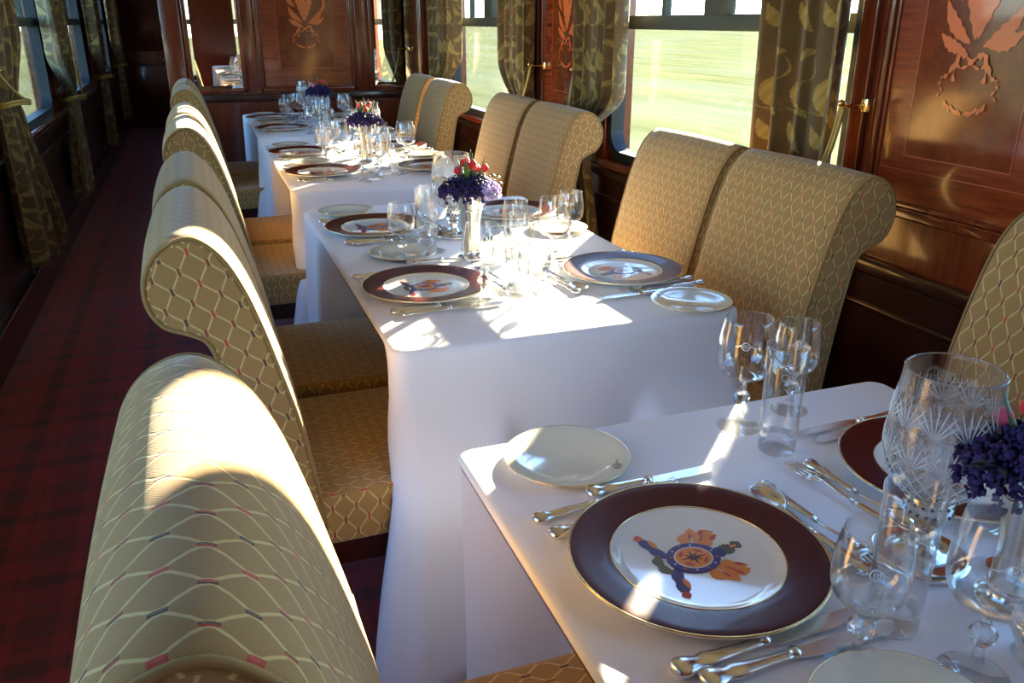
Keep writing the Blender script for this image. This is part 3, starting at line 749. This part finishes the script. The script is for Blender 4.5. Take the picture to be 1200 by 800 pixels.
# ------------------------------------------------------------------ tableware prototypes
Z0 = T + .0045
def make_charger():
    root = empty('charger_plate', label='x', cat='plate')
    R_ = .1525
    MB().lathe([(0, .004), (.075, .004), (.08, .000), (.088, .000), (.10, .007), (.147, .0135), (R_, .0165), (R_, .019), (.150, .0192), (.148, .0182), (.1025, .0125), (.099, .0120), (.094, .0095), (.084, .0075), (0, .0070)], 96).build('plate_body', M['china'], root)
    MB().lathe([(.1018, .0120), (.1019, .0131), (.1024, .01325), (.112, .0146), (.125, .0164), (.138, .0182), (.1490, .01965), (.1496, .0196), (.1500, .0186)], 96).build('maroon_band', M['maroon'], root)
    g = MB()
    for rr, zz, t in ((.1515, .0186, .0013), (.1022, .0131, .0008)):
        g.tube([(rr * math.cos(a), rr * math.sin(a), zz) for a in [2 * PI * i / 96 for i in range(97)]], t, 6)
    g.build('gilt_line', M['gilt'], root)
    # painted coat of arms, top towards +x
    cr = MB(); h0, h1 = .0070, .0078
    cn = [0]
    def flat(p, mi, h=h1):
        cn[0] += 1; q = [(x / 1000 * 1.06, y / 1000 * 1.06) for x, y in p]
        if sum(q[i][0] * q[(i + 1) % len(q)][1] - q[(i + 1) % len(q)][0] * q[i][1] for i in range(len(q))) < 0: q = q[::-1]
        cr.prism(q, h0, h + cn[0] * .000012, mi)
    def circ(cx, cy_, rx, ry, n=36, a0=0): return [(cx + rx * math.cos(2 * PI * i / n + a0), cy_ + ry * math.sin(2 * PI * i / n + a0)) for i in range(n)]
    def lf(cx, cy_, a, L, w, b=0, t=.3): return leaf_poly(cx, cy_, a, L, w, b, 12, t)
    for sy in (1, -1):                                                    # feathered mantling and ribbon supporters
        for (x, y, a, L, w, b) in ((10, 33, 1.15, 26, 5, .2), (22, 34, .85, 30, 6, -.15), (33, 25, .45, 26, 5.5, .15), (22, 44, 1.5, 16, 4, .2), (38, 35, .3, 14, 3.5, .3), (26, 22, .2, 16, 5, 0)):
            flat(lf(x, sy * y, sy * a, L * 1.1, w * 1.35, sy * b), 1, h1)
        for (x, y, a, L, w) in ((30, 40, .9, 13, 2.0), (38, 27, .5, 13, 2.0), (14, 38, 1.2, 12, 1.6), (24, 30, .8, 14, 1.2)): flat(lf(x, sy * y, sy * a, L, w), 4, h1 + .0002)
        flat(lf(-34, sy * 24, sy * 1.95, 36, 6.5, sy * .1, .12), 0); flat(lf(-42, sy * 41, sy * 1.75, 28, 6, 0, .2), 0, h1 + .0001)
        flat(lf(-45, sy * 54, sy * 1.5, 12, 4, 0, .4), 4, h1 + .0002); flat(lf(-35, sy * 38, sy * 1.7, 20, 2.8, 0, .3), 1, h1 + .0003)
        flat(lf(-40, sy * 6, sy * 1.3, 26, 5, sy * .2, .35), 2)
    flat(lf(40, 2, .15, 26, 7.5, 0, .4), 2); flat(lf(30, 0, 0, 14, 8, 0, .2), 0); flat(lf(55, 6, .4, 14, 5.5, 0, .4), 2, h1 + .0001); flat(lf(50, 4, .2, 10, 2, 0, .4), 1, h1 + .0002)
    flat(circ(-4, 0, 31, 27), 0, h1 + .0004)
    flat(circ(-4, 0, 22.5, 19.5), 5, h1 + .0006); flat(circ(-4, 0, 21, 18), 1, h1 + .0007)
    for i in range(4): a = PI / 4 + PI / 2 * i; flat(lf(-4 + 15 * math.cos(a), 13 * math.sin(a), a + PI / 2, 12, 2, 0, .2), 4, h1 + .0009)
    st = []                                                               # rampant beast reduced to a dark star shape
    for i in range(16): a = 2 * PI * i / 16; rr = (15 if i % 4 == 0 else 11 if i % 4 == 2 else 4.2); st.append((-4 + rr * math.cos(a), rr * .85 * math.sin(a)))
    for i in range(16):
        p, q = st[i], st[(i + 1) % 16]; flat([(-4, 0), p, q], 3, h1 + .0010)
    for i in range(12):
        a = 2 * PI * i / 12 + .2; flat(circ(-4 + 26.2 * math.cos(a), 22.8 * math.sin(a), 1.3, 1.3, 6), 1 if i % 2 else 5, h1 + .0007)
    cr.build('painted_crest', [M['blue'], M['orange'], M['dgreen'], M['dark'], M['cred'], M['china']], root)
    return root
def make_bread():
    root = empty('bread_plate', label='x', cat='plate'); R_ = .092
    MB().lathe([(0, .003), (.045, .003), (.05, 0), (.055, 0), (.062, .005), (.088, .010), (R_, .0115), (R_, .0130), (.0900, .0132), (.064, .0085), (.058, .0058), (0, .0052)], 72).build('plate_body', M['china2'], root)
    MB().tube([(.0915 * math.cos(a), .0915 * math.sin(a), .0126) for a in [2 * PI * i / 72 for i in range(73)]], .0008, 5).build('gilt_line', M['gilt'], root)
    m = MB(); cx, cy_, zz = .053, -.056, .0118
    m.tube([(cx + .0068 * math.cos(a), cy_ + .0068 * math.sin(a), zz) for a in [2 * PI * i / 24 for i in range(25)]], .0007, 5)
    m.tube([(cx - .004, cy_ - .003, zz), (cx + .003, cy_ + .003, zz), (cx + .001, cy_ - .004, zz)], .0006, 4)
    m.tube([(cx + .0072 * math.cos(.6 + .02), cy_ + .0072, zz), (cx + .004, cy_ + .013, zz), (cx + .009, cy_ + .0165, zz)], .0007, 4)
    m.build('gold_monogram', M['monogram'], root); return root
def handle(mb, x0, L=.085, w=.0075, h=.004):                              # king's pattern handle from x0 backwards
    pts, rs = [], []
    for t, k in ((0, .55), (.1, .6), (.3, .62), (.5, .75), (.66, .95), (.74, .72), (.82, 1.1), (.92, 1.25), (.98, .95), (1.0, .5)):
        pts.append((x0 - L * t, 0, .006)); rs.append(w * k * 1.35)
    mb.tube(pts, rs, 12, flat=.5, up=(0, 0, 1))
    for s in (-1, 1): mb.tube([(x0 - L * .8, s * w * .5, .008), (x0 - L * .88, s * w * .95, .008), (x0 - L * .95, s * w * .5, .008)], .0015, 6)
    mb.lathe([(0, .0), (.003, .0015), (0, .003)], 10, x0 - L * .9, 0, .0075)
def make_knife(L=.24):
    root = empty('table_knife', label='x', cat='knife'); hl = L * .46
    m = MB(); handle(m, 0, hl, .0085); m.lathe([(.0, -.007), (.0065, -.004), (.0075, 0), (.0065, .004), (0, .007)], 12, 0, 0, .006); m.build('knife_handle', M['silver'], root)
    bl = L - hl; p = [(0, -.006), (bl * .12, -.0105), (bl * .6, -.0125), (bl * .88, -.0105), (bl * .97, -.003), (bl, .004), (bl * .93, .0075), (0, .006)]
    MB().prism(p, .004, .0058).build('knife_blade', M['silver'], root); return root
def make_butter():
    root = make_knife(.205); root.name = 'butter_knife'; return root
def make_fork(L=.20):
    root = empty('table_fork', label='x', cat='fork')
    m = MB(); handle(m, -.03, L * .52, .0075); m.tube([(-.035, 0, .005), (-.01, 0, .006), (.02, 0, .009), (.036, 0, .007)], [.004, .0028, .003, .0075], 10, flat=.45, up=(0, 0, 1)); m.build('fork_handle', M['silver'], root)
    t = MB(); t.tube([(.030, 0, .0075), (.040, 0, .006), (.052, 0, .0045)], [.006, .0125, .0125], 12, flat=.16, up=(0, 0, 1))
    for i in range(4):
        y = -.0098 + .0065 * i; t.tube([(.048, y, .0048), (.068, y, .0032), (.086, y * .9, .005), (.092, y * .88, .0065)], [.0019, .0017, .0014, .0006], 7)
    t.build('fork_tines', M['silver'], root); return root
def make_spoon(L=.19):
    root = empty('dessert_spoon', label='x', cat='spoon')
    m = MB(); handle(m, -.03, L * .5, .007); m.tube([(-.035, 0, .005), (-.01, 0, .006), (.018, 0, .009), (.03, 0, .009)], [.004, .0028, .003, .005], 10, flat=.5, up=(0, 0, 1)); m.build('spoon_handle', M['silver'], root)
    b = MB(); vs, fs = [], []; N, K = 28, 7
    for k in range(K + 1):
        q = k / K
        for i in range(N):
            a = 2 * PI * i / N; x = .053 + .031 * q * math.cos(a); y = .0195 * q * math.sin(a) * (1 + .12 * math.cos(a)); vs.append((x, y, .0022 + .0085 * q ** 2.2))
    for k in range(K):
        for i in range(N): j = (i + 1) % N; fs.append((k * N + i, k * N + j, (k + 1) * N + j, (k + 1) * N + i))
    o = b.add(vs, fs).build('spoon_bowl', M['silver'], root); md = o.modifiers.new('t', 'SOLIDIFY'); md.thickness = .0012
    return root
def stem_glass(name, cat, h, rim, mx, hb, foot, etched=True):
    root = empty(name, label='x', cat=cat); w = .0011
    span = h - hb
    outer = [(.008, hb - .004), (mx * .45, hb + .004), (mx * .78, hb + span * .10), (mx * .95, hb + span * .24), (mx, hb + span * .40), (mx * .985, hb + span * .58), ((mx + rim) / 2, hb + span * .80), (rim, h)]
    oc = catmull(outer, 4, False); ic = [(max(0.0, r - w * 1.2), z + (w if z < hb + span * .3 else 0)) for r, z in oc][::-1]
    inner = [(rim - w * .6, h + .0006)] + [q for q in ic if q[1] > hb + .006] + [(mx * .3, hb + .0062), (0, hb + .0055)]
    MB().lathe([(0, hb - .0045), *oc, *inner], 40).build('bowl', M['thin'], root); bowl = C.objects[-1]
    kz = hb * .62
    st = MB().lathe([(0, .0002), (foot, .0003), (foot, .0018), (foot * .8, .004), (foot * .45, .0085), (.0075, .015), (.0048, kz - .016), (.0062, kz - .013), (.0052, kz - .011)], 32)
    st.lathe([(.0050, hb * .62 + .011), (.0060, kz + .014), (.0050, kz + .016), (.0065, hb - .006), (.010, hb - .0035)], 20); st.build('foot', M['glass'], root)
    MB().lathe([(.0045, kz - .0125), (.010, kz - .0085), (.0135, kz - .003), (.0135, kz + .003), (.010, kz + .0085), (.0045, kz + .0125)], 9, smooth=False).build('faceted_knop', M['cut'], root)
    if etched:
        e = MB(); zz = hb + span * .68; rr = (mx + rim) / 2 + .0012
        def P(u, v): a = PI + .9 + u / rr; return (rr * math.cos(a), rr * math.sin(a), zz + v)
        e.tube([P(.006 * math.cos(t), .006 * math.sin(t)) for t in [2 * PI * i / 20 for i in range(21)]], .0008, 5)
        e.tube([P(.003 * math.cos(t), .003 * math.sin(2 * t)) for t in [2 * PI * i / 16 for i in range(17)]], .0005, 4)
        for s in (-1, 1): e.tube([P(s * (.007 + .002 * i), .001 * math.sin(i * 2) - .0006 * i) for i in range(6)], [.0011 - .00015 * i for i in range(6)], 5)
        e.build('etched_crest', M['etch'], bowl)
    return root
def make_tumbler():
    root = empty('water_tumbler', label='x', cat='glass')
    h, rt, rb = .168, .0305, .0270; w = .0012
    MB().lathe([(rb + .0004, .026), (rb + .0008, .04), ((rt + rb) / 2, h * .55), (rt, h), (rt - w * .6, h + .0006), (rt - w, h - .001), ((rt + rb) / 2 - w, h * .55), (rb - w, .034), (rb - .004, .0275)], 48).build('tumbler_body', M['thin'], root)
    MB().lathe([(0, .0003), (rb - .003, .0003), (rb, .003), (rb, .012), (rb + .0004, .026), (rb - .004, .0262), (rb * .5, .0205), (0, .019)], 48).build('thick_base', M['glass'], root)
    e = MB(); zz = .13; rr = (rt + rb) / 2 + .0024
    def P(u, v): a = PI + .9 + u / rr; return (rr * math.cos(a), rr * math.sin(a), zz + v)
    e.tube([P(.005 * math.cos(t), .005 * math.sin(t)) for t in [2 * PI * i / 20 for i in range(21)]], .0006, 5); e.build('etched_crest', M['etch'], root)
    return root
def make_lamp():
    root = empty('crystal_lamp', label='x', cat='table lamp')
    MB().lathe([(0, .001), (.054, .001), (.057, .004), (.056, .008), (.050, .011), (.046, .010), (.030, .013), (.016, .020), (.013, .030), (.016, .040), (.013, .046)], 48).build('silver_base', M['silver'], root)
    MB().lathe([(0, .044), (.013, .044), (.018, .052), (.021, .062), (.0185, .064), (0, .058)], 12, smooth=False).build('crystal_stem', M['cut'], root)
    cl = MB().lathe([(.0225, .060), (.0275, .062), (.0275, .088), (.0265, .090), (.0265, .064), (.0225, .062)], 40)
    cl.build('silver_collar', M['silver'], root)
    dt = MB()
    for q in range(2):
        for i in range(18):
            a = 2 * PI * (i + .5 * q) / 18; x, y, z = .0276 * math.cos(a), .0276 * math.sin(a), .069 + .012 * q
            dt.tube([(x * .99, y * .99, z), (x * 1.012, y * 1.012, z)], .0022, 8)
    dt.build('pierced_hole', M['hole_shade'], root)['kind'] = 'stuff'  # dark studs stand for the holes, their inner shade put into the colour
    # cut glass shade
    oc = catmull([(.024, .088), (.034, .092), (.048, .106), (.057, .126), (.0605, .150), (.0595, .176), (.056, .205), (.0530, .232), (.0520, .244)], 14, False)
    NA = 264
    def mod(a, j, z):
        if j >= len(oc): return 1
        z = oc[j][1]
        if z > .228 or z < .098: return 1
        d = 0
        if z < .150:                                                      # crossed mitre cuts leaving diamonds
            k = 11; s1 = abs(((a * k / (2 * PI) + z * 42) % 1) - .5); s2 = abs(((a * k / (2 * PI) - z * 42) % 1) - .5); d = max(0, 1 - min(s1, s2) / .16) * .034
        for row, zb in ((0, .142), (1, .182)):                            # fans of fine cuts
            zz = (z - zb) / .040
            if not -.02 < zz < 1.05: continue
            u = (((a * 11 / (2 * PI) + .5 * row) % 1) - .5) * 2; rad = math.hypot(u, zz); ang = math.atan2(u, max(.02, zz))
            if abs(ang) < .95 and .12 < rad < 1.0:
                q = abs(((ang / .30) % 1) - .5); d = max(d, max(0, 1 - (.5 - q) / .20) * .030 * sstep(.1, .3, rad) * (1 - sstep(.85, 1.0, rad)))
        return 1 - d
    st = MB()
    def surf(z):
        for (ra, za), (rb, zb) in zip(oc, oc[1:]):
            if za <= z <= zb: return ra + (rb - ra) * (z - za) / max(1e-9, zb - za)
        return oc[-1][0]
    for row, zb, n_, L in ((0, .138, 11, .036), (1, .180, 11, .040)):
        for i in range(n_):
            a0 = 2 * PI * (i + .5 * row) / n_
            for q in range(-3, 4):
                ang = q * .27; pts = []
                for k in range(5):
                    d = L * (.12 + .88 * k / 4) * (1 - .06 * abs(q)); z = zb + d * math.cos(ang); rr = surf(z) + .0004; a = a0 + d * math.sin(ang) / rr
                    pts.append((rr * math.cos(a), rr * math.sin(a), z))
                st.tube(pts, [.0004, .0009, .0012, .0010, .0003], 4)
    for i in range(22):
        for sgn in (-1, 1):
            pts = []
            for k in range(9): z = .100 + .040 * k / 8; a = 2 * PI * i / 22 + sgn * (z - .1) * 14; rr = surf(z) + .0003; pts.append((rr * math.cos(a), rr * math.sin(a), z))
            st.tube(pts, .0006, 4)
    inn = [(r - .003, z) for r, z in oc if z > .095][::-1]
    MB().lathe([*oc, (.0505, .2448), *inn, (.018, .0965), (0, .096)], NA, mod=mod).build('cut_glass_shade', M['cut'], root)
    st.build('cut_pattern', M['etch'], C.objects[-1])
    MB().lathe([(0, .090), (.012, .092), (.012, .135), (.010, .150), (0, .152)], 20).build('candle', M['etch'], root)
    return root
def make_vase():
    root = empty('silver_vase', label='x', cat='vase'); 
    oc = catmull([(.036, .0), (.037, .006), (.030, .012), (.0255, .022), (.024, .05), (.0255, .09), (.031, .13), (.039, .160), (.042, .174)], 5, False)
    MB().lathe([(0, .0005), *oc, (.040, .175), *[(max(.004, r - .002), z) for r, z in oc[::-1] if z > .05], (0, .05)], 48).build('vase_body', M['silver'], root)
    b = MB()
    for z, r in ((.024, .0262), (.135, .0325)): b.tube([(r * math.cos(a), r * math.sin(a), z) for a in [2 * PI * i / 36 for i in range(37)]], .0016, 6)
    b.build('beaded_ring', M['silver'], root); return root
def blob(mb, c, r, rnd, sq=1.0):
    n, m_ = 6, 4; vs, fs = [], []
    for j in range(m_ + 1):
        p = PI * j / m_
        for i in range(n):
            a = 2 * PI * i / n; k = r * (1 + 1.1 * (rnd.random() - .5)); vs.append((c[0] + k * math.sin(p) * math.cos(a), c[1] + k * math.sin(p) * math.sin(a), c[2] + k * sq * math.cos(p)))
    for j in range(m_):
        for i in range(n): q = (i + 1) % n; fs.append((j * n + i, (j + 1) * n + i, (j + 1) * n + q, j * n + q))
    mb.add(vs, fs)
def make_flowers(seed=3, pale=True):
    root = empty('flower_posy', label='x', cat='flowers'); rnd = random.Random(seed)
    fo = MB()
    for i in range(34):
        a = rnd.random() * 2 * PI; t = .4 + .6 * rnd.random(); r1 = .085 * t; z1 = .012 + .05 * rnd.random()
        fo.tube([(0, 0, -.06), (.02 * math.cos(a), .02 * math.sin(a), 0), (r1 * .7 * math.cos(a), r1 * .7 * math.sin(a), z1 * .8), (r1 * math.cos(a), r1 * math.sin(a), z1)], [.0012, .0014, .0012, .0006], 5)
        for q in range(5):
            u = .5 + .1 * q; x, y = r1 * u * math.cos(a), r1 * u * math.sin(a); b = a + (1 if q % 2 else -1) * .9
            fo.tube([(x, y, z1 * u), (x + .012 * math.cos(b), y + .012 * math.sin(b), z1 * u + .004), (x + .022 * math.cos(b), y + .022 * math.sin(b), z1 * u)], [.0008, .0035, .0004], 5, flat=.3)
    fo.build('foliage', M['dleaf'], root)['kind'] = 'stuff'
    pu, li = MB(), MB()
    for i in range(1300):
        a = rnd.random() * 2 * PI; r = .082 * math.sqrt(rnd.random()); z = .048 - .035 * (r / .08) ** 2 + .030 * (rnd.random() - .5)
        right = math.cos(a - .1) > .1 and r > .045
        blob(li if (right and pale) else pu, (r * math.cos(a), r * math.sin(a), z), .0020 + .0030 * rnd.random(), rnd)
    pu.build('purple_florets', M['purple'], root)['kind'] = 'stuff'
    if pale: li.build('lilac_florets', M['lilac'], root)['kind'] = 'stuff'
    for i in range(9):
        a = i * 2.4; r = .012 + .006 * i % .035 if pale else .020 + .0045 * i; x, y = r * math.cos(a), r * math.sin(a); z = (.066 if pale else .058) + .03 * rnd.random()
        m = MB(); m.lathe([(0, -.010), (.007, -.006), (.010, 0), (.0085, .006), (.004, .012), (0, .013)], 10, x, y, z); m.build('flower_bud', M['redb'] if i % 3 else M['pinkb'], root)
        MB().tube([(x * .3, y * .3, 0), (x, y, z - .008)], .0014, 6).build('flower_stalk', M['leaf'], root)
    for i in range(9):
        a = i * .78 + .3; r = .03 + .012 * (i % 3); z = .09 + .02 * (i % 2)
        if i == 0: a, r, z = 0, .004, .125
        m = MB(); m.tube([(.3 * r * math.cos(a), .3 * r * math.sin(a), .03), (.7 * r * math.cos(a), .7 * r * math.sin(a), z * .65), (r * math.cos(a), r * math.sin(a), z)], [.002, .0075, .0005], 8, flat=.22); m.build('leaf', M['leaf'], root)
    return root
def make_cruet():
    root = empty('pepper_cruet', label='x', cat='cruet')
    MB().lathe([(0, 0.0005), (.016, .0005), (.017, .004), (.011, .010), (.013, .018), (.0175, .032), (.0175, .050), (.014, .060), (.012, .063), (0, .063)], 24).build('cruet_body', M['cut'], root)
    MB().lathe([(0, .0635), (.013, .0635), (.014, .068), (.012, .078), (.006, .086), (.003, .088), (.0035, .092), (0, .095)], 24).build('silver_cap', M['silver'], root); return root
def make_pot():
    root = empty('mustard_pot', label='x', cat='condiment pot')
    MB().lathe([(0, .0005), (.028, .0005), (.030, .004), (.024, .008), (.030, .018), (.036, .032), (.036, .042), (.033, .046), (0, .046)], 36).build('pot_body', M['silver'], root)
    MB().lathe([(0, .0465), (.034, .0465), (.034, .050), (.024, .060), (.008, .066), (.004, .068), (.005, .073), (0, .076)], 36).build('lid', M['silver'], root)
    MB().tube([(-.034, 0, .038), (-.050, 0, .036), (-.052, 0, .022), (-.034, 0, .014)], .002, 8).build('pot_handle', M['silver'], root); return root

P_ch, P_br, P_kn, P_bk, P_fk, P_sp = map(Proto, (make_charger, make_bread, make_knife, make_butter, make_fork, make_spoon))
P_gob = Proto(lambda: stem_glass('water_goblet', 'wine glass', .182, .0365, .0435, .082, .034))
P_win = Proto(lambda: stem_glass('wine_glass', 'wine glass', .154, .0310, .0370, .068, .030))
P_tum, P_lamp, P_vase, P_fl, P_fl2, P_cr, P_pot = Proto(make_tumbler), Proto(make_lamp), Proto(make_vase), Proto(make_flowers), Proto(lambda: make_flowers(9, False)), Proto(make_cruet), Proto(make_pot)

# ------------------------------------------------------------------ laying the tables
def setting(x, y, s, place, ti, what='all', bread=None):
    """place setting of the diner at charger centre (x, y); s=+1 diner on the aisle side looking to +x"""
    rz = 0 if s > 0 else PI
    def at(dx, dy, dz=0): return (x + s * dx, y + s * dy, Z0 + dz)
    tn = TN[ti]
    if what in ('all',):
        P_ch.put(at(0, 0), rz + (.0 if s > 0 else .1), 'maroon-rimmed crested charger at %s' % place, 'charger plates')
        j = random.Random(int(x * 100 + y * 1000)); e = lambda: (j.random() - .5) * .03
        P_fk.put(at(-.012, .128), rz + .18 + e(), 'inner fork tucked under charger rim, %s' % place, 'forks left of the chargers')
        P_fk.put(at(-.018, .158), rz + .10 + e(), 'outer fork beside charger, %s' % place, 'forks left of the chargers')
        P_kn.put(at(-.010, -.146), rz + .04 + e(), 'inner silver knife next to charger, %s' % place, 'table knives')
        P_kn.put(at(.008, -.172), rz + .02 + e(), 'outer silver knife beside charger, %s' % place, 'table knives')
        P_sp.put(at(.165, .030), rz + PI / 2 + .08, 'dessert spoon lying above charger, %s' % place, 'dessert spoons')
        P_fk.put(at(.190, -.010), rz - PI / 2 + .1, 'dessert fork lying above charger, %s' % place, 'dessert forks')
    if what in ('all', 'bread'):
        bx, by = bread if bread else (x - s * .047, y + s * .274)
        P_br.put((bx, by, Z0), rz, 'small cream monogrammed bread plate, %s' % place, 'bread plates')
        if what == 'all': P_bk.put((bx + s * .08, by - s * .096 - s * .0, Z0), rz + .02, 'butter knife beside bread plate, %s' % place, 'butter knives')
def seatname(ti, s, near):
    return '%s %s seat, %s table' % ('near' if near else 'far', 'aisle-side' if s > 0 else 'window-side', TN[ti])
# (table, s, near, charger, bread, goblet, wine, tumbler)
SET = [
    (0, 1, False, (.189, .712), (.143, .99), (.345, .458), (.252, .515), (.324, .545)),
    (0, -1, False, (.64, .77), (.69, .49), (.445, 1.002), (.558, 1.024), (.452, .915)),
    (1, 1, True, (.163, 1.878), (.183, 2.205), (.262, 1.745), (.352, 1.655), (.350, 1.755)),
    (1, 1, False, (.172, 2.534), (.127, 2.80), (.273, 2.222), (.172, 2.163), (.280, 2.325)),
    (1, -1, True, (.665, 1.838), (.700, 1.563), (.525, 1.955), (.470, 2.09), (.400, 1.860)),
    (1, -1, False, (.640, 2.60), (.700, 2.34), (.470, 2.68), (.660, 2.155), (.53, 2.62)),
]
for c, off in ((TC[2], .0), (TC[3], .0)):
    ti = TC.index(c)
    SET += [(ti, 1, True, (.165, c - .32), (.150, c - .02), (.36, c - .50), (.30, c - .56), (.41, c - .42)),
            (ti, 1, False, (.150, c + .30), (.130, c + .58), (.31, c + .02), (.22, c - .02), (.255, c + .12)),
            (ti, -1, True, (.640, c - .33), (.69, c - .58), (.565, c - .15), (.60, c - .05), (.44, c - .24)),
            (ti, -1, False, (.630, c + .34), (.69, c + .05), (.46, c + .52), (.55, c + .56), (.45, c + .40))]
for ti, s, near, ch, br, go, wi, tu in SET:
    nm = seatname(ti, s, near); setting(ch[0], ch[1], s, nm, ti, 'all', br)
    P_gob.put((*go, Z0), 0, 'large knop-stemmed water goblet, %s' % nm, 'water goblets')
    P_win.put((*wi, Z0), 0, 'smaller knop-stemmed wine glass, %s' % nm, 'wine glasses')
    P_tum.put((*tu, Z0), 0, 'straight thick-based tumbler, %s' % nm, 'tumblers')
setting(.23, .16, 1, 'bottom edge of the picture, for the near aisle-side diner', 0, 'bread', (.235, .425))
CEN = [((.445, .630), (.475, .530), None, (.430, .450)), ((.375, 2.373), (.350, 2.115), ((.372, 2.035), (.440, 2.07)), None),
       ((.46, TC[2] + .16), (.40, TC[2] - .08), ((.44, TC[2] - .17), (.50, TC[2] - .15)), None), ((.38, TC[3] + .18), (.435, TC[3] + .0), ((.44, TC[3] - .1), (.50, TC[3] - .08)), None)]
for ti, (la, va, cr, pot) in enumerate(CEN):
    t = ['nearest table', 'second table', 'third table', 'farthest table'][ti]
    P_lamp.put((*la, Z0), ti * .2, 'cut crystal table lamp with pierced silver collar and round base on the %s' % t, 'crystal lamps')
    P_vase.put((*va, Z0), 0, 'trumpet-shaped silver vase holding flowers on the %s' % t, 'silver vases')
    (P_fl2 if ti in (0, 3) else P_fl).put((*va, Z0 + (.166 if ti else .148)), ti * .7 if ti != 1 else 0, 'purple and red flower posy in the silver vase of the %s' % t, 'flower posies')
    if cr:
        P_cr.put((*cr[0], Z0), 0, 'silver-capped glass cruet, left of the pair on the %s' % t, 'cruets'); P_cr.put((*cr[1], Z0), 0, 'silver-capped glass cruet, right of the pair on the %s' % t, 'cruets')
    if pot: P_pot.put((*pot, Z0), .5, 'round silver mustard pot at the right edge of the nearest table', 'silver pots')
